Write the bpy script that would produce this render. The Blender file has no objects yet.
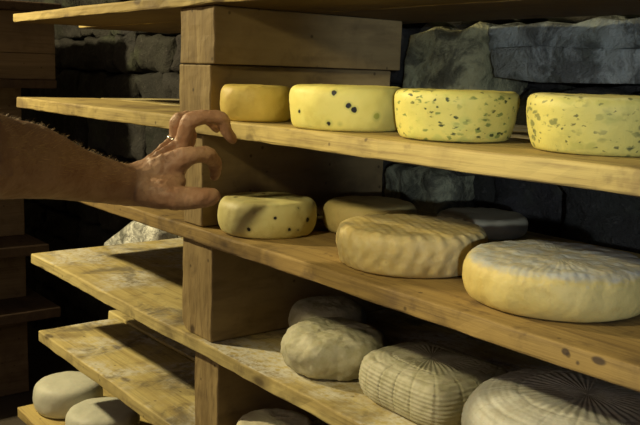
import bpy, bmesh, math, random
from mathutils import Vector, Matrix, noise
from math import sin, cos, pi, atan2
import numpy as np

SC = bpy.context.scene
COL = SC.collection

# ------------------------------------------------------------------ helpers
def tag(o, label=None, cat=None, group=None, kind=None):
    if label: o['label'] = label
    if cat: o['category'] = cat
    if group: o['group'] = group
    if kind: o['kind'] = kind
    return o

def link(name, mesh, mat=None, parent=None, loc=(0, 0, 0), smooth=False):
    o = bpy.data.objects.new(name, mesh)
    COL.objects.link(o)
    o.location = loc
    if parent: o.parent = parent
    if mat and not mesh.materials: mesh.materials.append(mat)
    if smooth:
        mesh.polygons.foreach_set('use_smooth', [True] * len(mesh.polygons))
    return o

def mesh_from(name, verts, faces):
    m = bpy.data.meshes.new(name)
    m.from_pydata([tuple(v) for v in verts], [], faces)
    bm = bmesh.new(); bm.from_mesh(m)
    bmesh.ops.recalc_face_normals(bm, faces=bm.faces)
    bm.to_mesh(m); bm.free()
    m.update()
    return m

def fbm(p, s, seed=0.0, octv=3):
    return noise.fractal(Vector((p[0] * s + seed * 7.3, p[1] * s - seed * 3.1, p[2] * s + seed * 1.7)), 1.0, 2.0, octv)

def axis_lines(L, n, b):
    out = [0.0, b * .45, b]
    k = max(1, n)
    for i in range(1, k):
        out.append(b + (L - 2 * b) * i / k)
    out += [L - b, L - b * .45, L]
    return out

def box_surface(sx, sy, sz, nx, ny, nz, b, off=(0, 0, 0)):
    """rounded box with gridded faces; returns verts, faces (local, min corner at off)"""
    X, Y, Z = axis_lines(sx, nx, b), axis_lines(sy, ny, b), axis_lines(sz, nz, b)
    idx, verts, faces = {}, [], []
    def v(i, j, k):
        key = (i, j, k)
        if key not in idx:
            p = Vector((X[i], Y[j], Z[k]))
            q = Vector((min(max(p.x, b), sx - b), min(max(p.y, b), sy - b), min(max(p.z, b), sz - b)))
            d = p - q
            ext = sum(1 for c in d if abs(c) > 1e-7)
            if ext > 1:
                # push the cube lines onto a round edge
                m = max(abs(d.x), abs(d.y), abs(d.z))
                p = q + d.normalized() * m
            idx[key] = len(verts)
            verts.append(p + Vector(off))
        return idx[key]
    a, c, e = len(X) - 1, len(Y) - 1, len(Z) - 1
    for i in range(a):
        for j in range(c):
            for k in (0, e): faces.append((v(i, j, k), v(i + 1, j, k), v(i + 1, j + 1, k), v(i, j + 1, k)))
    for i in range(a):
        for k in range(e):
            for j in (0, c): faces.append((v(i, j, k), v(i + 1, j, k), v(i + 1, j, k + 1), v(i, j, k + 1)))
    for j in range(c):
        for k in range(e):
            for i in (0, a): faces.append((v(i, j, k), v(i, j + 1, k), v(i, j + 1, k + 1), v(i, j, k + 1)))
    return verts, faces

# ------------------------------------------------------------------ node helpers
class NT:
    def __init__(self, name):
        self.m = bpy.data.materials.new(name); self.m.use_nodes = True
        self.t = self.m.node_tree; self.n = self.t.nodes; self.l = self.t.links
        self.bsdf = self.n['Principled BSDF']
    def new(self, typ, **kw):
        nd = self.n.new(typ)
        for k, v in kw.items(): setattr(nd, k, v)
        return nd
    def put(self, sock, val):
        if hasattr(val, 'links'): self.l.new(val, sock)
        else: sock.default_value = val
    def math(self, op, a, b=0.0, c=0.0, clamp=False):
        nd = self.new('ShaderNodeMath', operation=op, use_clamp=clamp)
        self.put(nd.inputs[0], a); self.put(nd.inputs[1], b); self.put(nd.inputs[2], c)
        return nd.outputs[0]
    def vmath(self, op, a, b=(0, 0, 0)):
        nd = self.new('ShaderNodeVectorMath', operation=op)
        self.put(nd.inputs[0], a); self.put(nd.inputs[1], b)
        return nd.outputs['Value'] if op in ('LENGTH', 'DISTANCE') else nd.outputs[0]
    def noise(self, vec, scale, detail=4.0, rough=.55, dist=0.0):
        nd = self.new('ShaderNodeTexNoise')
        self.l.new(vec, nd.inputs['Vector'])
        nd.inputs['Scale'].default_value = scale; nd.inputs['Detail'].default_value = detail
        nd.inputs['Roughness'].default_value = rough; nd.inputs['Distortion'].default_value = dist
        return nd.outputs['Fac']
    def voronoi(self, vec, scale, feature='F1', rand=1.0):
        nd = self.new('ShaderNodeTexVoronoi', feature=feature)
        self.l.new(vec, nd.inputs['Vector'])
        nd.inputs['Scale'].default_value = scale
        nd.inputs['Randomness'].default_value = rand
        return nd.outputs['Distance']
    def step(self, x, a, b):
        nd = self.new('ShaderNodeMapRange', interpolation_type='SMOOTHSTEP')
        self.put(nd.inputs['Value'], x)
        nd.inputs['From Min'].default_value = a; nd.inputs['From Max'].default_value = b
        return nd.outputs['Result']
    def mix(self, f, a, b):
        nd = self.new('ShaderNodeMix', data_type='RGBA')
        self.put(nd.inputs[0], f)
        for s, v in ((nd.inputs[6], a), (nd.inputs[7], b)):
            if hasattr(v, 'links'): self.l.new(v, s)
            else: s.default_value = (v[0], v[1], v[2], 1)
        return nd.outputs[2]
    def scalevec(self, vec, s):
        nd = self.new('ShaderNodeMapping'); self.l.new(vec, nd.inputs['Vector'])
        nd.inputs['Scale'].default_value = s
        return nd.outputs[0]
    def coords(self, random_off=True):
        tc = self.new('ShaderNodeTexCoord').outputs['Object']
        if not random_off: return tc
        r = self.new('ShaderNodeObjectInfo').outputs['Random']
        cx = self.new('ShaderNodeCombineXYZ')
        self.l.new(self.math('MULTIPLY', r, 13.0), cx.inputs[0])
        self.l.new(self.math('MULTIPLY', r, 31.0), cx.inputs[1])
        self.l.new(self.math('MULTIPLY', r, 7.0), cx.inputs[2])
        return self.vmath('ADD', tc, cx.outputs[0])
    def up(self):
        g = self.new('ShaderNodeNewGeometry')
        s = self.new('ShaderNodeSeparateXYZ'); self.l.new(g.outputs['Normal'], s.inputs[0])
        return s.outputs[2]
    def finish(self, color, rough=.7, height=None, bump=.3, dist=.002, spec=.3, sss=0.0):
        self.put(self.bsdf.inputs['Base Color'], color)
        self.put(self.bsdf.inputs['Roughness'], rough)
        self.bsdf.inputs['Specular IOR Level'].default_value = spec
        if sss:
            self.bsdf.inputs['Subsurface Weight'].default_value = sss
            self.bsdf.inputs['Subsurface Radius'].default_value = (.012, .006, .003)
            self.bsdf.inputs['Subsurface Scale'].default_value = .5
        if height is not None:
            b = self.new('ShaderNodeBump'); self.l.new(height, b.inputs['Height'])
            b.inputs['Strength'].default_value = bump; b.inputs['Distance'].default_value = dist
            self.l.new(b.outputs[0], self.bsdf.inputs['Normal'])
        return self.m

def wood(name, light, mid, dark, grain='x', stain=.5, mould=0.0, wet=0.0, marks=()):
    t = NT(name)
    co = t.coords()
    k = {'x': (1.6, 26, 26), 'y': (26, 1.6, 26), 'end': (46, 1.6, 7)}[grain]
    kf = {'x': (5, 190, 190), 'y': (190, 5, 190), 'end': (230, 5, 26)}[grain]
    g1 = t.noise(t.scalevec(co, k), 1.0, 6, .6, .6)
    g2 = t.noise(t.scalevec(co, kf), 1.0, 3, .6)
    blot = t.noise(co, 7.0, 5, .6, .3)
    blot2 = t.noise(co, 22.0, 4, .6, .2)
    c = t.mix(t.step(g1, .32, .68), mid, light)
    c = t.mix(t.math('MULTIPLY', t.step(g2, .5, .75), .45), c, dark)
    c = t.mix(t.math('MULTIPLY', t.step(blot, .48, .72), stain), c, dark)
    c = t.mix(t.math('MULTIPLY', t.step(blot2, .54, .74), stain * .8), c, dark)
    # knots: sparse dark dots pulled along the grain
    kk = {'x': (5, 11, 11), 'y': (11, 5, 11), 'end': (11, 5, 11)}[grain]
    vo = t.voronoi(t.scalevec(co, kk), 1.0)
    c = t.mix(t.math('MULTIPLY', t.step(vo, .13, .06), .75), c, (dark[0] * .45, dark[1] * .4, dark[2] * .4))
    tiny = t.voronoi(co, 26.0)
    c = t.mix(t.math('MULTIPLY', t.step(tiny, .11, .05), .65), c, (dark[0] * .4, dark[1] * .4, dark[2] * .4))
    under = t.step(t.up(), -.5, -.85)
    c = t.mix(t.math('MULTIPLY', under, .85), c, (.075, .045, .03))       # undersides painted darker to stand in for shade
    if marks:
        oc = t.coords(False)
        for (p, r, s) in marks:
            d = t.vmath('LENGTH', t.vmath('MULTIPLY', t.vmath('SUBTRACT', oc, p), s))
            c = t.mix(t.math('MULTIPLY', t.step(d, r, r * .6), .85), c, (.05, .035, .03))
    if mould:
        upz = t.step(t.up(), .6, .9)
        mn = t.noise(co, 6.0, 5, .6, .4)
        mf = t.noise(co, 70.0, 4, .7)
        mm = t.math('MULTIPLY', t.step(mn, .45, .66), t.step(mf, .34, .58))
        c = t.mix(t.math('MULTIPLY', t.math('MULTIPLY', mm, upz), mould), c, (.66, .65, .58))
        dk = t.math('MULTIPLY', t.step(t.noise(co, 6.5, 6, .7, .5), .50, .64), upz)
        c = t.mix(t.math('MULTIPLY', dk, .72), c, (.12, .10, .07))
    h = t.math('ADD', t.math('MULTIPLY', g1, .6), t.math('MULTIPLY', g2, .5))
    return t.finish(c, .72 - wet, h, .6, .003, .25)

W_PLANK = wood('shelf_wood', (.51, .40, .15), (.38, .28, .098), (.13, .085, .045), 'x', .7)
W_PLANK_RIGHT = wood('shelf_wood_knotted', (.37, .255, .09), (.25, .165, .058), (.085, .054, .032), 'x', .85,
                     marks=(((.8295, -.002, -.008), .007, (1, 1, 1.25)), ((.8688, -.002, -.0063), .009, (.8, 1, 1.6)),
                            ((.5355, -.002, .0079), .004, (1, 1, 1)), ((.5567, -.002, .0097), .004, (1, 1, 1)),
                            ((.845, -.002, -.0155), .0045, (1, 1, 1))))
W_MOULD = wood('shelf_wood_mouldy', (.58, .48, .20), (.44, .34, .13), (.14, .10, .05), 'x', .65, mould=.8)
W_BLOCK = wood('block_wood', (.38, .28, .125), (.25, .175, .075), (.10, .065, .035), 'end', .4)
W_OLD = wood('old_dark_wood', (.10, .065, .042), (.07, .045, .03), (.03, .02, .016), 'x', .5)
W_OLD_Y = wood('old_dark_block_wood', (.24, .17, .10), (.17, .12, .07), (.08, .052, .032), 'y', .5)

# ------------------------------------------------------------------ timber
def plank(label, x0, x1, y0, y1, ztop, t, mat, seed, wear=.0022, sag=0.0, skew=0.0, group=None, b=.004):
    L, D = x1 - x0, y1 - y0
    v, f = box_surface(L, D, t, int(L / .03), 6, 1, b, (x0, y0, ztop - t))
    out = []
    for p in v:
        q = p.copy()
        front = 1.0 - min(1.0, (p.y - y0) / .03)
        end = 1.0 - min(1.0, (p.x - x0) / .02)
        n1 = fbm((p.x, 0.3, p.z * .6), 9.0, seed)
        n2 = fbm((p.x * 1.0, p.y * 3, p.z * 3), 42.0, seed + 3)
        q.y += front * (n1 * wear * 1.2 + n2 * wear * .6)
        q.x += end * fbm((0, p.y, p.z), 25.0, seed + 9) * wear * 1.4 + skew * end * (p.y - y0)
        q.z += fbm((p.x, p.y, 0), 5.0, seed + 5) * wear * .6 + n2 * wear * .22
        q.z += sag * (2 * (p.x - x0) / L - 1) ** 2
        out.append(q)
    ox, oy, oz = (0, y0, ztop)
    me = mesh_from('shelf_plank', [q - Vector((ox, oy, oz)) for q in out], f)
    o = link('shelf_plank', me, mat, loc=(ox, oy, oz))
    if group is None: group = 'boards of the old dark rack' if mat is W_OLD else 'rear shelf boards' if y0 > .1 else 'front shelf boards'
    return tag(o, label, 'shelf plank', group)

def block(label, x0, x1, y0, y1, z0, z1, mat, seed, round_low_left=0.0, name='spacer_block', b=.003, group=None, lean=0.0):
    sx, sy, sz = x1 - x0, y1 - y0, z1 - z0
    v, f = box_surface(sx, sy, sz, 8, 14, 10, b, (-sx / 2, 0, 0))
    out = []
    for p in v:
        q = p.copy()
        if round_low_left:
            R = round_low_left
            cx, cz = -sx / 2 + R, R
            if p.x < cx and p.z < cz:
                d = Vector((p.x - cx, 0, p.z - cz)); m = max(abs(d.x), abs(d.z))
                if d.length > 1e-6:
                    d = d.normalized() * m
                    q.x, q.z = cx + d.x, cz + d.z
        q.x += fbm(p, 18.0, seed) * .0012 + lean * p.z
        q.y += fbm(p, 24.0, seed + 2) * .0016
        out.append(q)
    me = mesh_from(name, out, f)
    o = link(name, me, mat, loc=((x0 + x1) / 2, y0, z0))
    if group is None: group = 'blocks of the old dark rack' if mat is W_OLD_Y else 'wooden blocks stacked between the shelves'
    return tag(o, label, 'wooden block', group)

Z = {0: .2072, 1: 0.0, 2: -.19, 3: -.3898, 4: -.5828, 5: -.8486}
T = {0: .0210, 1: .0271, 2: .0261, 3: .0261, 4: .0284, 5: .027}
XR = 1.22
FD, RD0, RD1 = .212, .217, .505     # front board depth, rear board from/to
# front boards
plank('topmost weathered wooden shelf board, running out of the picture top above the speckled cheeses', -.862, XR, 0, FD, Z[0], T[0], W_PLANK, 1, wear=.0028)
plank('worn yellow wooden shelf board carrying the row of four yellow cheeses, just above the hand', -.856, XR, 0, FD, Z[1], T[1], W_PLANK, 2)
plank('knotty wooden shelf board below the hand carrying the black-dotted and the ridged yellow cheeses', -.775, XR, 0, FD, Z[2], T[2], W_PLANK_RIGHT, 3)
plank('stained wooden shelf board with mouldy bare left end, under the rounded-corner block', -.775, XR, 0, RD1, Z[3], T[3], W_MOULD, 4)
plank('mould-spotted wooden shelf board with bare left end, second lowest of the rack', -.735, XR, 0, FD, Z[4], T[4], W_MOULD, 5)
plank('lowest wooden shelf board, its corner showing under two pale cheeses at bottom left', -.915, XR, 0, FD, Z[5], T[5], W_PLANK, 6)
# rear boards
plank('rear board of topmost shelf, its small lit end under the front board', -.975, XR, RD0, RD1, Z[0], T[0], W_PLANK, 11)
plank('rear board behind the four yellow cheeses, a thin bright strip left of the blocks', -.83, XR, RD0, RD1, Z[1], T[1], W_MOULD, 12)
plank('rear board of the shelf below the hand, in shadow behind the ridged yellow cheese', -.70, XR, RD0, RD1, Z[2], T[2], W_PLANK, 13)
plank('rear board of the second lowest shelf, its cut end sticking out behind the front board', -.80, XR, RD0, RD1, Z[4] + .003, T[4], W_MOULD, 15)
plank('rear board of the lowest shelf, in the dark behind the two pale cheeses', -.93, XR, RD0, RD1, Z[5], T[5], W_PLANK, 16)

# spacer blocks, one stack
BY0, BY1 = .010, .43
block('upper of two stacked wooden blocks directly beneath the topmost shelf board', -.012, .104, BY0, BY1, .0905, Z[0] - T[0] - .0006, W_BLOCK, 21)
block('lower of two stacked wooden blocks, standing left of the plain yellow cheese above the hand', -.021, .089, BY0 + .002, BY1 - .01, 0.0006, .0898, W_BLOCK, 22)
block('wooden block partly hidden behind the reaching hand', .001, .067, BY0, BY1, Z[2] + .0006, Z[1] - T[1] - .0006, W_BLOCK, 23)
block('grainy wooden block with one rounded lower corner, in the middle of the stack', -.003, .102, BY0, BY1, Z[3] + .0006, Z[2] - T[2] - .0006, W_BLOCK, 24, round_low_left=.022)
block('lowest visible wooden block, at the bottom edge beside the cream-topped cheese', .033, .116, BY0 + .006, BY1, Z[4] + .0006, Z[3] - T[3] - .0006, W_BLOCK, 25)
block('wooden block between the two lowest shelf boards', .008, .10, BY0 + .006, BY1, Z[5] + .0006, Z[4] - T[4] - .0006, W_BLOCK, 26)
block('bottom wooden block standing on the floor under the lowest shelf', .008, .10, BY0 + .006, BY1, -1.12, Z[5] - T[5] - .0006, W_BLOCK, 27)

# the older dark rack further left
RX = -1.5
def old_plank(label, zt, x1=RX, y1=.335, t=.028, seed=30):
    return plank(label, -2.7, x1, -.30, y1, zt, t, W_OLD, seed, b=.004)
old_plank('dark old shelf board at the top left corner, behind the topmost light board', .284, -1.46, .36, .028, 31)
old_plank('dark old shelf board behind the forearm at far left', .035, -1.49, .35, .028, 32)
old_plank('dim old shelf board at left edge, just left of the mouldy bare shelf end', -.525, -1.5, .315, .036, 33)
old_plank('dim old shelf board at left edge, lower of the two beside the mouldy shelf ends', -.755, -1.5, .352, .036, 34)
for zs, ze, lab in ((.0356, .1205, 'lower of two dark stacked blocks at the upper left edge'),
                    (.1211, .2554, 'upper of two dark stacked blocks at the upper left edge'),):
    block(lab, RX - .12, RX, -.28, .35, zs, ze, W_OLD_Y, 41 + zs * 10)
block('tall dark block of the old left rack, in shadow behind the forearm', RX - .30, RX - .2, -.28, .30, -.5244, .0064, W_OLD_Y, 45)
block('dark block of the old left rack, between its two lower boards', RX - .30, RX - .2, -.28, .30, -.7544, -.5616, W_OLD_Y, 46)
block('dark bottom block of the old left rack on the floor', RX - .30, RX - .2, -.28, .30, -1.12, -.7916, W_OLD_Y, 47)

# ------------------------------------------------------------------ room shell
def stone_material():
    t = NT('rough_stone')
    co = t.new('ShaderNodeTexCoord').outputs['Object']
    at = t.new('ShaderNodeAttribute'); at.attribute_name = 'tint'
    n1 = t.noise(co, 14, 6, .65, .5); n2 = t.noise(co, 60, 5, .7)
    c = t.mix(t.step(n1, .40, .60), at.outputs['Color'], t.mix(.75, at.outputs['Color'], (.03, .028, .025)))
    c = t.mix(t.math('MULTIPLY', t.step(n2, .55, .72), .5), c, (.10, .095, .085))
    moss = t.math('MULTIPLY', t.step(t.noise(co, 5.5, 4, .6), .52, .68), .35)
    c = t.mix(moss, c, (.07, .085, .045))
    h = t.math('ADD', n1, t.math('MULTIPLY', n2, .5))
    return t.finish(c, .85, h, 1.0, .02, .2)
STONE = stone_material()

def stone(verts, faces, tints, x0, x1, z0, z1, yf, depth, tint, seed, amp=.010):
    sx, sz = x1 - x0, z1 - z0
    b = min(sx, sz) * .16
    v, f = box_surface(sx, depth, sz, 7, 2, 6, b, (x0, yf, z0))
    base = len(verts)
    for p in v:
        n = Vector((fbm(p, 12, seed), fbm(p, 12, seed + 4), fbm(p, 12, seed + 8)))
        n2 = fbm(p, 40, seed + 2)
        verts.append(p + n * amp + Vector((0, n2 * amp * .35, 0)))
    faces += [tuple(i + base for i in q) for q in f]
    tints += [tint] * len(v)

def build_wall():
    rnd = random.Random(7)
    V, F, TI = [], [], []
    YW = .60
    named = [  # x0,x1,z0,z1,front,tint
        (-.03, .205, .025, .182, .555, (.40, .39, .22)),
        (-.20, .20, -.115, .018, .60, (.20, .19, .14)),
        (-.085, .10, -.25, -.118, .56, (.32, .32, .20)),
        (.205, .62, .128, .186, .565, (.33, .37, .35)),
        (.212, 1.10, .082, .134, .558, (.36, .40, .38)),
        (.64, 1.1, .138, .20, .57, (.36, .39, .41)),
        (-1.50, -1.10, -.60, -.415, .50, (.95, .95, .85)),
        (-1.095, -1.045, -.50, -.42, .60, (.38, .36, .28)),
    ]
    for i, (a, b_, c, d, y, ti) in enumerate(named):
        n0 = len(V)
        stone(V, F, TI, a, b_, c, d, y, .16, ti, 50 + i, .006 if i == 6 else .020)
        if i == 6:                       # this one slopes down to the left like a cone of rubble
            for q in V[n0:]:
                q.z = c + (q.z - c) * min(1.0, max(.30, (q.x - a) / (.62 * (b_ - a)) * .7 + .30))
    z = -1.15
    while z < 1.25:
        hh = rnd.uniform(.10, .17)
        x = -3.3 + rnd.uniform(0, .2)
        while x < 2.3:
            w = rnd.uniform(.14, .36)
            g = rnd.uniform(.02, .045)
            ti = (g * rnd.uniform(.95, 1.1), g * rnd.uniform(.93, 1.05), g * rnd.uniform(.75, 1.0))
            hit = any(x < n[1] + .005 and x + w > n[0] - .005 and z < n[3] - .01 and z + hh > n[2] + .01 for n in named)
            stone(V, F, TI, x + .004, x + w - .004, z + .004, z + hh - .004, YW + (0.07 if hit else rnd.uniform(-.015, .02)), .15, ti, rnd.uniform(0, 90), .020)
            x += w
        z += hh
    # mortar bed behind the stones
    base = len(V)
    V += [Vector((-3.4, .72, -1.2)), Vector((2.4, .72, -1.2)), Vector((2.4, .72, 1.3)), Vector((-3.4, .72, 1.3))]
    F.append((base, base + 1, base + 2, base + 3)); TI += [(.03, .028, .025)] * 4
    me = mesh_from('wall_back', V, F)
    ca = me.color_attributes.new('tint', 'FLOAT_COLOR', 'POINT')
    for i, c in enumerate(TI): ca.data[i].color = (c[0], c[1], c[2], 1)
    o = link('wall_back', me, STONE, smooth=True)
    tag(o, kind='structure')
build_wall()

def shell_mat(name, a, b):
    t = NT(name); co = t.coords(False)
    n = t.noise(co, 6, 6, .65, .3)
    return t.finish(t.mix(n, a, b), .9, n, .6, .02, .2)
DIRT = shell_mat('earth_floor', (.05, .04, .03), (.10, .08, .06))
PLASTER = shell_mat('cellar_plaster', (.05, .045, .04), (.09, .08, .07))
def slab(name, x0, x1, y0, y1, z0, z1, mat, seed, amp=.01):
    v, f = box_surface(x1 - x0, y1 - y0, z1 - z0, 30, 30 if y1 - y0 > .5 else 2, 2 if z1 - z0 < .5 else 24, .02, (x0, y0, z0))
    vv = [p + Vector((fbm(p, 3, seed), fbm(p, 3, seed + 2), fbm(p, 3, seed + 5))) * amp for p in v]
    o = link(name, mesh_from(name, vv, f), mat, smooth=False)
    tag(o, kind='structure')
slab('floor', -3.5, 2.5, -3.2, .85, -1.22, -1.125, DIRT, 3, .006)
slab('ceiling', -3.5, 2.5, -3.2, .85, 1.30, 1.42, PLASTER, 4)
slab('wall_left', -3.6, -3.4, -3.2, .85, -1.2, 1.32, PLASTER, 5)

# ------------------------------------------------------------------ cheeses
def cr_profile(pts, n):
    """Catmull-Rom through (r,z) points, resampled by length"""
    P = [Vector((a, b, 0)) for a, b in pts]
    dense = []
    for i in range(len(P) - 1):
        p0 = P[max(i - 1, 0)]; p1 = P[i]; p2 = P[i + 1]; p3 = P[min(i + 2, len(P) - 1)]
        for k in range(24):
            t = k / 24
            q = .5 * ((2 * p1) + (p2 - p0) * t + (2 * p0 - 5 * p1 + 4 * p2 - p3) * t * t + (3 * p1 - p0 - 3 * p2 + p3) * t ** 3)
            dense.append(q)
    dense.append(P[-1])
    return dense

def resample(d, n):
    acc = [0]
    for i in range(1, len(d)): acc.append(acc[-1] + (d[i] - d[i - 1]).length)
    out, j = [], 0
    for k in range(n + 1):
        s = acc[-1] * k / n
        while j < len(d) - 2 and acc[j + 1] < s: j += 1
        t = (s - acc[j]) / max(1e-9, acc[j + 1] - acc[j])
        out.append(d[j].lerp(d[j + 1], min(1, max(0, t))))
    return out

P_FLAT = [(0.001, 0), (.5, 0), (.84, 0), (.93, .05), (.975, .25), (1, .58), (.985, .84), (.93, .955), (.84, .992), (.5, 1.0), (.001, 1.0)]
P_TAPER = [(0.001, 0), (.5, 0), (.80, 0), (.885, .06), (.945, .3), (.985, .6), (1, .82), (.965, .95), (.87, .995), (.5, 1.0), (.001, 1.0)]
P_BULGE = [(0.001, 0), (.5, 0), (.82, 0), (.92, .06), (.985, .28), (1, .52), (.985, .75), (.93, .90), (.83, .97), (.5, .995), (.001, 1.0)]
P_DOME = [(0.001, 0), (.4, 0), (.78, 0), (.92, .07), (.99, .26), (1, .48), (.975, .70), (.90, .85), (.74, .94), (.4, .99), (.001, 1.0)]
P_ROUND = [(0.001, 0), (.4, 0), (.66, 0), (.84, .09), (.96, .30), (1, .50), (.965, .70), (.85, .87), (.62, .97), (.3, 1.0), (.001, 1.0)]

def cheese(label, x, y, z, r, h, prof, mat, disp=None, seed=0.0, nseg=120, nprof=56, wob=.012, outline=None, rot=0.0, group=None, tilt=None, lump=.0012):
    d = [Vector((p.x * r, p.y * h, 0)) for p in cr_profile(prof, 0)]
    pr = resample(d, nprof)
    V, F = [], []
    V.append(Vector((0, 0, 0)))
    for k in range(1, nprof):
        p = pr[k]
        tg = (pr[k + 1] - pr[k - 1]); tg.normalize()
        nr, nz = tg.y, -tg.x               # outward normal in (r,z)
        for s in range(nseg):
            th = 2 * pi * s / nseg
            R = p.x
            if outline: R *= outline(th)
            R *= 1 + wob * noise.noise(Vector((cos(th) * 1.3 + seed, sin(th) * 1.3, seed * .37)))
            q = Vector((R * cos(th), R * sin(th), p.y))
            off = fbm(q, 30, seed + 1) * lump + fbm(q, 110, seed + 6) * lump * .35
            if disp: off += disp(th, R, p.x / r, p.y / h, nr, nz, q)
            low = min(1.0, p.y / (.06 * h + 1e-6)) if p.y < .06 * h else 1.0
            off *= low
            q = q + Vector((nr * cos(th), nr * sin(th), nz)) * off
            if q.z < 0: q.z = 0
            V.append(q)
    V.append(Vector((0, 0, h)))
    top = len(V) - 1
    for s in range(nseg):
        s2 = (s + 1) % nseg
        F.append((0, 1 + s2, 1 + s))
        for k in range(nprof - 2):
            a = 1 + k * nseg
            F.append((a + s, a + s2, a + nseg + s2, a + nseg + s))
        a = 1 + (nprof - 2) * nseg
        F.append((a + s, a + s2, top))
    me = mesh_from('cheese_wheel', V, F)
    o = link('cheese_wheel', me, mat, loc=(x, y, z + .0004), smooth=True)
    o.rotation_euler.z = rot
    if tilt: o.rotation_euler.x, o.rotation_euler.y = tilt
    if group is None: group = {Z[1]: 'cheeses on the upper shelf', Z[2]: 'cheeses on the second shelf', Z[3]: 'cheeses on the third shelf'}.get(z, 'cheeses on the lower shelves')
    return tag(o, label, 'cheese', group)

def rind(name, c1, c2, c3, scale=9.0, bloom=None, bloom_amt=0.0, bloom_top=True, spots=(), spot_col=(.012, .012, .015), spot_r=.0052,
         flecks=None, halo=None, rough=.55, bump=.25, fine=140.0, grey=None):
    t = NT(name)
    co = t.coords(False)
    n1 = t.noise(co, scale, 5, .6, .4); n2 = t.noise(co, scale * 3.3, 5, .65); n3 = t.noise(co, fine, 3, .6)
    c = t.mix(t.step(n1, .34, .66), c1, c2)
    c = t.mix(t.math('MULTIPLY', t.step(n2, .52, .72), .6), c, c3)
    if bloom:
        m = t.step(n2, .36, .62)
        if bloom_top: m = t.math('MULTIPLY', t.math('MULTIPLY_ADD', m, .4, .6), t.step(t.up(), .5, .93))
        c = t.mix(t.math('MULTIPLY', m, bloom_amt), c, bloom)
        m2 = t.math('MULTIPLY', t.step(n3, .54, .7), t.step(n1, .42, .62))
        if bloom_top: m2 = t.math('MULTIPLY', m2, t.step(t.up(), .0, .8))
        c = t.mix(t.math('MULTIPLY', m2, bloom_amt * .5), c, bloom)
    if flecks:
        for (sc_, th_, col, amt, seed) in flecks:
            wv = t.vmath('ADD', t.scalevec(co, (1, 1, 1.7)), (seed, seed * .3, seed * .7))
            wob = t.new('ShaderNodeTexNoise'); t.l.new(wv, wob.inputs['Vector']); wob.inputs['Scale'].default_value = sc_ * 1.6
            sc2 = t.vmath('MULTIPLY', t.vmath('SUBTRACT', wob.outputs['Color'], (.5, .5, .5)), (.9 / sc_, .9 / sc_, .9 / sc_))
            vd = t.voronoi(t.vmath('ADD', wv, sc2), sc_)
            dens = t.noise(wv, sc_ * .22, 2, .5)
            m = t.math('MULTIPLY', t.step(vd, th_, th_ * .55), t.step(dens, .40, .52))
            c = t.mix(t.math('MULTIPLY', m, amt), c, col)
    for sp in spots:
        p, r = sp[:3], (sp[3] if len(sp) > 3 else spot_r)
        col = sp[4] if len(sp) > 4 else spot_col
        d = t.vmath('DISTANCE', co, p)
        if halo: c = t.mix(t.math('MULTIPLY', t.step(d, r * 1.9, r * .9), .5), c, halo)
        d2 = t.math('ADD', d, t.math('MULTIPLY', t.math('SUBTRACT', n3, .5), r * .9))
        c = t.mix(t.step(d2, r * 1.05, r * .75), c, col)
    hgt = t.math('ADD', t.math('MULTIPLY', n2, .7), t.math('MULTIPLY', n3, .45))
    return t.finish(c, rough, hgt, bump, .003, .35, .06)

YEL = (.66, .58, .15)
M_PLAIN = rind('plain_yellow_rind', (.66, .52, .13), (.58, .43, .10), (.50, .35, .08), 12, bump=.3)
A2_SPOTS = [(.0522, -.0696, .0542, .0045), (.0678, -.0546, .0369, .0044), (.0724, -.0482, .0315, .0044), (.0472, -.0731, .0103, .0048),
            (.06, -.063, .010, .0036), (-.004, -.0869, .0254, .0034), (.0854, -.0167, .0223, .0052, (.34, .36, .07)),
            (-.06, .061, .03, .0046), (.02, .085, .04, .0046), (-.05, .01, .063, .005)]
M_DOT = rind('black_dotted_pale_rind', YEL, (.72, .65, .20), (.60, .53, .13), 10, spots=A2_SPOTS, halo=(.42, .43, .12), bump=.18)
M_HERB = rind('green_flecked_rind', YEL, (.62, .56, .15), (.52, .51, .12), 14, bump=.35,
              flecks=[(34, .40, (.40, .44, .12), .6, 8.4), (62, .30, (.14, .20, .05), .85, 5.1), (82, .36, (.035, .055, .02), .95, 1.3)])
M_HERB2 = rind('mottled_herb_rind', (.62, .55, .15), (.54, .49, .14), (.40, .38, .11), 14, bump=.4, bloom=(.72, .70, .42), bloom_amt=.35,
               flecks=[(55, .36, (.12, .14, .05), .75, 2.2), (90, .26, (.06, .07, .03), .8, 6.1), (26, .36, (.38, .38, .10), .65, 3.4)])
B1_SPOTS = [(a * .975, b * .975, c * 1.04, r) for a, b, c, r in [(.0493, -.0717, .0159, .0040), (.0868, .0055, .0509, .0046), (.086, -.0132, .0156, .0046), (.0868, .0054, .0141, .0036), (.0832, .0255, .0291, .0042),
            (-.0236, -.0508, .0565, .0040), (.0165, -.0373, .0565, .0040), (-.0362, .0154, .0565, .0042), (-.0100, -.0120, .0565, .0036), (.03, .02, .0565, .0036),
            (.078, -.038, .036, .0028)]]
M_DOT2 = rind('dark_dotted_cream_rind', (.62, .55, .22), (.68, .62, .28), (.52, .44, .16), 12, spots=B1_SPOTS, halo=(.36, .32, .12), bump=.22)
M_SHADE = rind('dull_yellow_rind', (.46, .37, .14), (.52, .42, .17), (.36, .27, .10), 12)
M_RIDGE = rind('ridged_golden_rind', (.50, .38, .135), (.56, .44, .18), (.38, .27, .09), 13, bloom=(.64, .58, .38), bloom_amt=.3, bloom_top=False, bump=.35)
M_PALE = rind('pale_smooth_rind', (.34, .31, .21), (.38, .35, .24), (.28, .25, .16), 10)
M_BLOOM = rind('grey_bloomed_golden_rind', (.52, .40, .125), (.57, .46, .17), (.44, .31, .09), 14, bloom=(.42, .44, .43), bloom_amt=.95, bump=.4)
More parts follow.
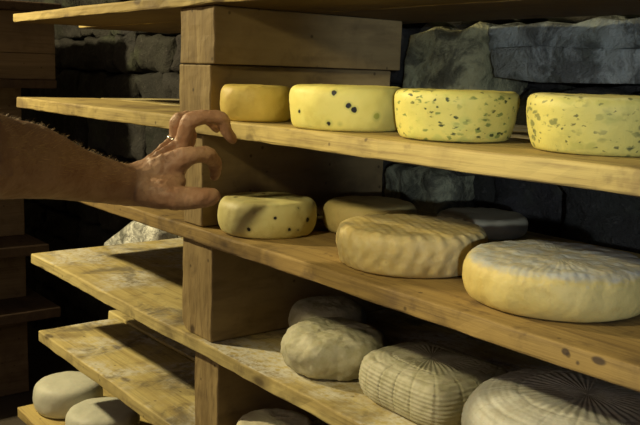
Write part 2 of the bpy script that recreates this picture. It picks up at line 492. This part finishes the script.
M_GREY = rind('rough_grey_rind', (.35, .33, .20), (.43, .40, .26), (.26, .22, .13), 16, bloom=(.58, .56, .44), bloom_amt=.5, bloom_top=False, bump=.5)
M_BASKET = rind('basket_pressed_grey_rind', (.32, .30, .19), (.39, .37, .25), (.23, .20, .12), 16, bloom=(.56, .54, .44), bloom_amt=.45, bloom_top=False, bump=.4)
M_BASKET2 = rind('basket_pressed_bluish_rind', (.46, .44, .36), (.54, .53, .46), (.36, .33, .25), 14, bloom=(.60, .61, .58), bloom_amt=.6, bloom_top=False, bump=.4)
M_STONEY = rind('smooth_whitish_rind', (.50, .50, .40), (.58, .57, .46), (.42, .40, .30), 9, bloom=(.60, .60, .50), bloom_amt=.35, bloom_top=False, bump=.3,
                spots=((.030, -.078, .022, .004), (.055, -.064, .014, .003)), spot_col=(.10, .09, .07))
M_CREAM = rind('cream_rind', (.62, .57, .38), (.68, .63, .44), (.52, .46, .28), 12, bloom=(.70, .66, .50), bloom_amt=.5, bump=.4)

# shelf with four yellow cheeses
cheese('plain unspotted yellow cheese, first beside the wooden blocks on the upper shelf', .1515, .0625, Z[1], .060, .0590, P_BULGE, M_PLAIN, seed=1)
cheese('pale yellow cheese with a few big black dots, on the upper shelf', .359, .087, Z[1], .087, .0635, P_FLAT, M_DOT, seed=2, wob=.008)
cheese('yellow cheese with small green herb flecks, between the black-dotted one and the rightmost', .560, .104, Z[1], .081, .063, P_TAPER, M_HERB, seed=3)
cheese('mottled herb cheese cut off by the right picture edge, on the upper shelf', .7619, .1329, Z[1], .085, .0640, P_TAPER, M_HERB2, seed=4, wob=.02)

# shelf below the hand
cheese('small cream cheese with scattered dark dots, right of the hand on the second shelf', .1530, .0885, Z[2], .0845, .0605, P_BULGE, M_DOT2, seed=5)
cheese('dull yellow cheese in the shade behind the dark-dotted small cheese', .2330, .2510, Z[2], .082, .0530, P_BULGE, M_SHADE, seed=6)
def d_ridge(th, R, fr, fz, nr, nz, q):
    side = max(0, nr); edge = max(0.0, 1 - abs(fr - .95) / .25)
    a = sin(30 * th + 1.6 * sin(fz * 7) + 1.5 * noise.noise(Vector((cos(th) * 3, sin(th) * 3, fz * 2))))
    b = sin(fz * 16 + 3 * th)
    t = sin(q.x * 330 + q.y * 120) * sin(q.y * 330 - q.x * 120)
    return (a * .0003 + a * b * .0004 + .0011 * fbm(q, 55, 2)) * side + edge * a * .0005 + .0004 * t * max(0, nz)
cheese('golden cheese with a dimpled ridged side, middle of the second shelf', .463, .129, Z[2], .108, .0580, P_FLAT, M_RIDGE, d_ridge, 7, 300, 110)
cheese('pale cheese half in shadow behind the ridged golden cheese, before the wall', .349, .4120, Z[2], .080, .0360, P_BULGE, M_PALE, seed=8)
def d_rad(th, R, fr, fz, nr, nz, q):
    w = max(0, nz)
    n = noise.noise(Vector((fr * 3, cos(th) * 2, sin(th) * 2)))
    a = sin(74 * th + 5 * n) * min(1, fr * 2.2) * .00014 * (1 + 2 * n) + .0012 * fbm(q, 70, 5)
    return a * w + .0010 * max(0, nr) * fbm(q, 45, 3)
cheese('large golden cheese with a grey bloomed wrinkled top, rightmost on the second shelf', .710, .141, Z[2], .115, .0580, P_BULGE, M_BLOOM, d_rad, 9, 300, 90)

# third shelf
cheese('rounded rough grey-yellow cheese, nearest the block on the third shelf', .3160, .1110, Z[3], .0855, .0690, P_ROUND, M_GREY, seed=10, lump=.0042, wob=.03)
cheese('dark grey cheese in the shade behind the rounded rough one', .1860, .2010, Z[3], .0700, .0690, P_ROUND, M_GREY, seed=11, lump=.002)
def d_basket(th, R, fr, fz, nr, nz, q):
    side = max(0, nr) ** .7; top = max(0, nz)
    ribs = sin(q.z * 2 * pi / .0058 + .8 * sin(4 * th))
    pan = abs(sin(th * 9 + .35)); groove = max(0, .22 - pan) / .22
    rad = sin(42 * th) * min(1, fr * 3) * (1 if fr < .5 else max(0, 1 - (fr - .5) / .12))
    ring = -max(0, 1 - abs(fr - .55) / .03) - .8 * max(0, 1 - abs(fr - .80) / .03)
    outer = sin(R * 2 * pi / .0075) * (1 if fr > .6 else 0)
    return side * (.0006 * ribs - .0016 * groove) + top * (.0006 * rad + .0012 * ring + .0002 * outer)
def squircle(th, n=5.0):
    e = 7.0 if not (pi * .5 < (th % (2 * pi)) < pi * 1.5) else 3.0
    return ((abs(cos(th)) / 1.2) ** e + abs(sin(th)) ** e) ** (-1 / e)
cheese('squarish grey cheese with basket ribs and a fan pattern on top, third shelf', .5080, .138, Z[3], .0850, .0680, P_DOME, M_BASKET, d_basket, 12, 420, 150, outline=squircle, wob=.01)
cheese('big round basket-ribbed cheese tinted bluish, bottom right corner', .7680, .140, Z[3], .1480, .0960, P_ROUND, M_BASKET2, d_basket, 13, 420, 170, wob=.01)

# lower shelves
cheese('cream-topped cheese peeping in at the bottom edge, right of the lowest visible block', .1930, .0850, Z[4], .070, .0650, P_BULGE, M_CREAM, seed=14, lump=.002)
cheese('smooth whitish cheese at bottom left, farther of the two on the lowest shelf', -.8300, .113, Z[5], .0930, .0860, P_DOME, M_STONEY, seed=15)
cheese('smooth whitish cheese at bottom left, nearer of the two, cut by the bottom edge', -.6240, .123, Z[5], .0930, .0740, P_DOME, M_STONEY, seed=16, rot=2.0)

# ------------------------------------------------------------------ the arm
def skin_material():
    t = NT('skin')
    co = t.coords(False)
    n1 = t.noise(co, 22, 5, .6, .3); n2 = t.noise(co, 160, 4, .65)
    c = t.mix(t.step(n1, .35, .65), (.45, .27, .165), (.33, .175, .10))
    c = t.mix(t.math('MULTIPLY', t.step(n2, .5, .72), .3), c, (.22, .10, .06))
    h = t.math('ADD', t.math('MULTIPLY', n2, .8), n1)
    return t.finish(c, .48, h, .5, .003, .35, .06)
SKIN = skin_material()

CH = {
 'arm': [(.13, -.90, .20, .066), (.335, -.530, .008, .050), (.322, -.4545, -.0182, .0535), (.3004, -.4033, -.0312, .0470), (.2766, -.3541, -.0404, .0440),
         (.2476, -.2975, -.0595, .0350), (.2272, -.2454, -.0746, .0300), (.2089, -.1902, -.0884, .0270)],
 'palm': [(.2089, -.1902, -.0884, .0265), (.2232, -.1672, -.0821, .0255), (.2317, -.1475, -.0676, .0220), (.2349, -.1362, -.059, .0185)],
 'palm2': [(.2089, -.1902, -.0800, .0200), (.2089, -.1599, -.0665, .0160), (.205, -.1335, -.0532, .0160), (.1954, -.1134, -.0428, .0120)],
 'heel': [(.2060, -.1780, -.0840, .022), (.1900, -.1420, -.0680, .0150), (.1760, -.1180, -.0500, .0110)],
 'thenar': [(.2200, -.1830, -.0900, .0220), (.2321, -.1749, -.0923, .0210), (.2582, -.1614, -.0927, .0185), (.2516, -.1419, -.0802, .0150)],
 'thumb': [(.2406, -.176, -.094, .0200), (.2744, -.1589, -.0994, .0150), (.2820, -.1450, -.0995, .0124), (.2883, -.1331, -.0999, .0126), (.2930, -.1170, -.0994, .0116), (.2948, -.1030, -.0985, .0088)],
 'index': [(.2344, -.1489, -.0672, .0180), (.2554, -.1279, -.0456, .0138), (.2593, -.1137, -.0415, .0112), (.2560, -.0935, -.0425, .0114), (.2493, -.0793, -.0495, .0098), (.2401, -.0686, -.0583, .0096), (.2251, -.0603, -.0785, .0078)],
 'middle': [(.2219, -.1424, -.063, .0170), (.2262, -.1218, -.0368, .0128), (.2345, -.1175, -.0150, .0106), (.2429, -.1138, .0066, .0114), (.2506, -.0892, .0126, .0096), (.2532, -.0669, .0097, .0098), (.2505, -.0560, -.0070, .0084), (.2467, -.0424, -.0217, .0068)],
 'ring': [(.1986, -.1384, -.0596, .0150), (.1934, -.114, -.0354, .0116), (.1985, -.1115, -.0150, .0098), (.2042, -.109, .0064, .0106), (.2078, -.0675, .0093, .0090), (.2039, -.0439, -.0072, .0074)],
 'pinky': [(.1787, -.1315, -.0618, .0120), (.1679, -.1073, -.0423, .0100), (.1777, -.0851, -.0053, .0088), (.1677, -.0689, -.0201, .0080), (.1601, -.0664, -.0364, .0068)],
}
def smooth_chain(pts, n):
    """Catmull-Rom through joints so forearm swells and tapers smoothly"""
    P = [Vector(p) for p in pts]; out = []
    for i in range(len(P) - 1):
        p0 = P[max(i - 1, 0)]; p1 = P[i]; p2 = P[i + 1]; p3 = P[min(i + 2, len(P) - 1)]
        for k in range(n):
            t = k / n
            out.append(tuple(.5 * ((2 * p1) + (p2 - p0) * t + (2 * p0 - 5 * p1 + 4 * p2 - p3) * t * t + (3 * p1 - p0 - 3 * p2 + p3) * t ** 3)))
    out.append(tuple(P[-1]))
    return out

def surface_nets(D, org, h):
    """closed quad mesh of the zero level of the distance grid D"""
    ins = D < 0
    nx, ny, nz = (n - 1 for n in D.shape)
    cnt = np.zeros((nx, ny, nz), np.int16)
    corners = [(i, j, k) for i in (0, 1) for j in (0, 1) for k in (0, 1)]
    for i, j, k in corners: cnt += ins[i:i + nx, j:j + ny, k:k + nz]
    cells = np.argwhere((cnt > 0) & (cnt < 8))
    idx = -np.ones((nx, ny, nz), np.int64); idx[tuple(cells.T)] = np.arange(len(cells))
    acc = np.zeros((len(cells), 3)); num = np.zeros(len(cells))
    for c in corners:
        for ax in range(3):
            if c[ax]: continue
            e = list(c); e[ax] = 1
            pa = cells + np.array(c); pb = cells + np.array(e)
            da = D[tuple(pa.T)]; db = D[tuple(pb.T)]
            m = (da < 0) != (db < 0)
            t = np.where(m, da / np.where(m, da - db, 1), 0)
            acc += np.where(m[:, None], pa + t[:, None] * (pb - pa), 0); num += m
    V = org + h * acc / num[:, None]
    F = []
    for ax in range(3):
        u, w = (ax + 1) % 3, (ax + 2) % 3
        sl = [slice(None)] * 3; s2 = [slice(None)] * 3
        sl[ax] = slice(0, -1); s2[ax] = slice(1, None)
        ed = np.argwhere(ins[tuple(sl)] != ins[tuple(s2)])
        ed = ed[(ed[:, u] > 0) & (ed[:, w] > 0)]
        fl = ins[tuple(ed.T)]
        q = []
        for du, dw in ((1, 1), (0, 1), (0, 0), (1, 0)):
            c = ed.copy(); c[:, u] -= du; c[:, w] -= dw
            q.append(idx[tuple(c.T)])
        q = np.stack(q, 1)
        q[~fl] = q[~fl][:, ::-1]
        F.append(q)
    return V, np.concatenate(F)

def build_person():
    h = .0018
    lo = np.array([.03, -1.0, -.16]); hi = np.array([.40, -.02, .30])
    n = np.ceil((hi - lo) / h).astype(int) + 1
    D = np.full(n, .05, np.float32)
    def add(pts, k):
        for i in range(len(pts) - 1):
            a, b = np.array(pts[i][:3]), np.array(pts[i + 1][:3]); ra, rb = pts[i][3], pts[i + 1][3]
            R = max(ra, rb) + .012
            i0 = np.maximum(((np.minimum(a, b) - R - lo) / h).astype(int), 0)
            i1 = np.minimum(((np.maximum(a, b) + R - lo) / h).astype(int) + 2, n)
            gx, gy, gz = [lo[d] + h * np.arange(i0[d], i1[d]) for d in range(3)]
            X, Y, Zg = gx[:, None, None] - a[0], gy[None, :, None] - a[1], gz[None, None, :] - a[2]
            v = b - a; L2 = v @ v + 1e-12
            t = np.clip((X * v[0] + Y * v[1] + Zg * v[2]) / L2, 0, 1)
            d = np.sqrt((X - t * v[0]) ** 2 + (Y - t * v[1]) ** 2 + (Zg - t * v[2]) ** 2) - (ra + t * (rb - ra))
            sub = D[i0[0]:i1[0], i0[1]:i1[1], i0[2]:i1[2]]
            hh = np.maximum(k - np.abs(sub - d), 0) / k
            sub[...] = np.minimum(sub, d) - hh * hh * k * .25
    for k, pts in CH.items():
        add(pts[:2] + smooth_chain(pts[1:], 4) if k == 'arm' else smooth_chain(pts, 3), .0035 if k in ('index', 'middle', 'ring', 'pinky') else .007)
    # tendons fanning over the back of the hand
    w = Vector((.214, -.182, -.066))
    for key, lift in (('index', .010), ('middle', .009), ('ring', .007)):
        e = Vector(CH[key][1][:3]) + Vector((.003, -.004, .0105))
        m = (w + e) / 2 + Vector((.002, 0, lift * .55))
        add(smooth_chain([(*w, .0045), (*m, .0040), (*e, .0055)], 3), .0045)
    V, F = surface_nets(D, lo, h)
    me = bpy.data.meshes.new('person')
    me.from_pydata(V.tolist(), [], F.tolist())
    bm = bmesh.new(); bm.from_mesh(me)
    bmesh.ops.recalc_face_normals(bm, faces=bm.faces)
    for _ in range(3): bmesh.ops.smooth_vert(bm, verts=bm.verts, factor=.5, use_axis_x=True, use_axis_y=True, use_axis_z=True)
    bm.to_mesh(me); bm.free(); me.update()
    nor = [v.normal.copy() for v in me.vertices]
    for v, nn in zip(me.vertices, nor):
        hand = min(1.0, max(0.0, (v.co.y + .23) / .05))
        wr = abs(noise.noise(Vector((v.co.x * 90, v.co.y * 90, v.co.z * 90)))) - .25
        v.co = v.co + nn * (fbm(v.co, 60, 2) * .0007 + hand * (fbm(v.co, 38, 8) * .0009 + wr * .0012))
    me.materials.append(SKIN)
    o = link('person', me, None, smooth=True)
    tag(o, 'person reaching in from the left, bare forearm and ringed hand before the wooden blocks', 'person')
    return o
person = build_person()

def metal(name, col, rough):
    t = NT(name); co = t.coords(False)
    n = t.noise(co, 300, 3)
    t.finish(t.mix(n, col, tuple(c * .8 for c in col)), rough)
    t.bsdf.inputs['Metallic'].default_value = 1.0
    return t.m
SILVER = metal('silver', (.80, .77, .70), .25)

def ring_band(c, axis, R, w, th):
    pr = [(R, -w / 2), (R + th * .7, -w / 2 * .9), (R + th, -w / 4), (R + th, w / 4), (R + th * .7, w / 2 * .9), (R, w / 2)]
    rot = Vector(axis).to_track_quat('Z', 'Y').to_matrix()
    V, F = [], []
    n = 48
    for s in range(n):
        a = 2 * pi * s / n
        for (r, zz) in pr: V.append(rot @ Vector((r * cos(a), r * sin(a), zz)) + Vector(c))
    m = len(pr)
    for s in range(n):
        for k in range(m):
            F.append((s * m + k, s * m + (k + 1) % m, ((s + 1) % n) * m + (k + 1) % m, ((s + 1) % n) * m + k))
    return mesh_from('finger_ring', V, F)
a_, b_ = Vector(CH['ring'][1][:3]), Vector(CH['ring'][2][:3])
rc = a_.lerp(b_, .60)
ro = link('finger_ring', ring_band(rc, b_ - a_, .0104, .0072, .0019), SILVER, person, smooth=True)
ro['label'] = 'plain silver finger ring'

# finger nail on the hanging middle finger
def nail(c, along, out, L, W):
    al = Vector(along).normalized(); ou = Vector(out); ou = (ou - al * ou.dot(al)).normalized(); sd = al.cross(ou)
    V, F = [], []
    nu, nv = 8, 6
    for i in range(nu + 1):
        for j in range(nv + 1):
            u = i / nu * 2 - 1; v = j / nv * 2 - 1
            wv = W * (1 - .25 * max(0, u) ** 2)
            V.append(Vector(c) + al * (u * L) + sd * (v * wv) + ou * (-.0022 * v * v - .0004 * u * u))
    for i in range(nu):
        for j in range(nv):
            a = i * (nv + 1) + j
            F.append((a, a + 1, a + nv + 2, a + nv + 1))
    return mesh_from('fingernail', V, F)
tN = NT('nail'); cN = tN.noise(tN.coords(False), 200, 3)
NAIL = tN.finish(tN.mix(cN, (.55, .36, .25), (.46, .28, .19)), .3)
m1, m2 = Vector(CH['middle'][-2][:3]), Vector(CH['middle'][-1][:3])
al = (m2 - m1).normalized(); outv = Vector((.35, .85, .45)); outv = (outv - al * outv.dot(al)).normalized()
no = link('fingernail', nail(m1.lerp(m2, .75) + outv * .0078, al, outv, .0062, .0052), NAIL, person, smooth=True)

# golden arm hair: thin tapered strands growing from the forearm
def arm_hair():
    rnd = random.Random(3)
    me = person.data
    cand = [v for v in me.vertices if -.42 < v.co.y < -.20]
    V, F = [], []
    for _ in range(1600):
        v = rnd.choice(cand)
        n = v.normal.copy()
        if n.z < -.2 : continue
        d = (n * .45 + Vector((-.15, .75, .05)) + Vector((rnd.uniform(-.3, .3), rnd.uniform(-.3, .3), rnd.uniform(-.3, .3)))).normalized()
        L = rnd.uniform(.004, .009); w = .00018
        s = d.cross(n).normalized() * w
        p0 = v.co - n * .0005
        p1 = p0 + (d * .6 + n * .35) * L * .6; p2 = p0 + d * L + n * L * .15
        b = len(V); V += [p0 - s, p0 + s, p1 + s * .7, p1 - s * .7, p2]
        F += [(b, b + 1, b + 2, b + 3), (b + 3, b + 2, b + 4)]
    return mesh_from('arm_hair', V, F)
tH = NT('hair'); HAIR = tH.finish(tH.mix(tH.noise(tH.coords(False), 50), (.75, .52, .24), (.55, .36, .16)), .5)
ho = link('arm_hair', arm_hair(), HAIR, person); ho['kind'] = 'stuff'

# rolled sleeve on the upper arm (outside the frame, closes the arm)
def sleeve():
    a, b = Vector((.105, -.945, .223)), Vector((.255, -.674, .085))
    d = (b - a).normalized(); rot = d.to_track_quat('Z', 'Y').to_matrix(); L = (b - a).length
    pr = [(.001, -.02), (.05, -.018), (.082, 0), (.083, L * .3), (.078, L * .6), (.076, L * .85), (.080, L * .88), (.081, L * .96), (.078, L), (.070, L), (.068, L * .94), (.058, L * .90)]
    n = 40; V, F = [], []
    for (r, zz) in pr:
        for s in range(n):
            t = 2 * pi * s / n
            q = Vector((r * cos(t), r * sin(t), zz)); q += Vector((cos(t), sin(t), 0)) * fbm(q, 18, 5) * .006
            V.append(rot @ q + a)
    for k in range(len(pr) - 1):
        for s in range(n):
            F.append((k * n + s, k * n + (s + 1) % n, (k + 1) * n + (s + 1) % n, (k + 1) * n + s))
    return mesh_from('sleeve', V, F)
tS = NT('cotton'); CLOTH = tS.finish(tS.mix(tS.noise(tS.coords(False), 120, 4), (.05, .06, .09), (.08, .09, .12)), .9)
link('sleeve', sleeve(), CLOTH, person, smooth=True)

# ------------------------------------------------------------------ light
def point(name, loc, energy, col, size):
    l = bpy.data.lights.new(name, 'POINT'); l.energy = energy; l.color = col; l.shadow_soft_size = size
    o = bpy.data.objects.new(name, l); COL.objects.link(o); o.location = loc; return o
def aim(o, target):
    o.rotation_euler = (Vector(target) - o.location).to_track_quat('-Z', 'Y').to_euler()
WARM = (1.0, .84, .48)
point('key_bulb', (-1.5, -1.0, .92), 205, WARM, .06)
def spot(name, loc, target, energy, col, deg, blend, size):
    l = bpy.data.lights.new(name, 'SPOT'); l.energy = energy; l.color = col; l.spot_size = math.radians(deg); l.spot_blend = blend; l.shadow_soft_size = size
    o = bpy.data.objects.new(name, l); COL.objects.link(o); o.location = loc; aim(o, target)
spot('work_lamp', (.50, -.68, .36), (.68, .12, .06), 19.5, (1.0, .86, .48), 87, .6, .03)
spot('cellar_window_light', (2.4, -1.6, .12), (.45, .56, .15), 95, (.74, .84, .94), 21, .5, .03)
fl = bpy.data.lights.new('room_fill', 'AREA'); fl.energy = 9; fl.color = (1.0, .80, .62); fl.size = 1.2  # unseen warm fill, added to imitate light bounced around the room
fo = bpy.data.objects.new('room_fill', fl); COL.objects.link(fo); fo.location = (.7, -2.6, .5); aim(fo, (.1, 0, -.2))
ar = bpy.data.lights.new('cellar_window_glow', 'AREA'); ar.energy = .8; ar.color = (.60, .72, 1.0); ar.size = .4
ao = bpy.data.objects.new('cellar_window_glow', ar); COL.objects.link(ao); ao.location = (2.1, -.05, .0); aim(ao, (.7, .4, -.2))

w = bpy.data.worlds.new('cellar_dark'); SC.world = w; w.use_nodes = True
w.node_tree.nodes['Background'].inputs[0].default_value = (.36, .19, .24, 1)
w.node_tree.nodes['Background'].inputs[1].default_value = .034

# ------------------------------------------------------------------ camera
cam = bpy.data.cameras.new('camera'); cam.sensor_width = 36.0; cam.sensor_fit = 'HORIZONTAL'; cam.lens = 850.0 * 36.0 / 640.0
cam.clip_start = .02
co = bpy.data.objects.new('camera', cam); COL.objects.link(co)
yaw, pitch, roll = -.905879, .160700, .029011
cy, sy = cos(yaw), sin(yaw)
f0 = Vector((sy, cy, 0)); r0 = Vector((cy, -sy, 0)); u0 = Vector((0, 0, 1))
fw = f0 * cos(pitch) - u0 * sin(pitch); uu = u0 * cos(pitch) + f0 * sin(pitch)
rr = r0 * cos(roll) + uu * sin(roll); up = uu * cos(roll) - r0 * sin(roll)
M = Matrix((rr, up, -fw)).transposed().to_4x4()
M.translation = Vector((1.337622, -.726334, .078437))
co.matrix_world = M
SC.camera = co
SC.view_settings.view_transform = 'Standard'
SC.view_settings.look = 'None'
SC.view_settings.exposure = 0.0
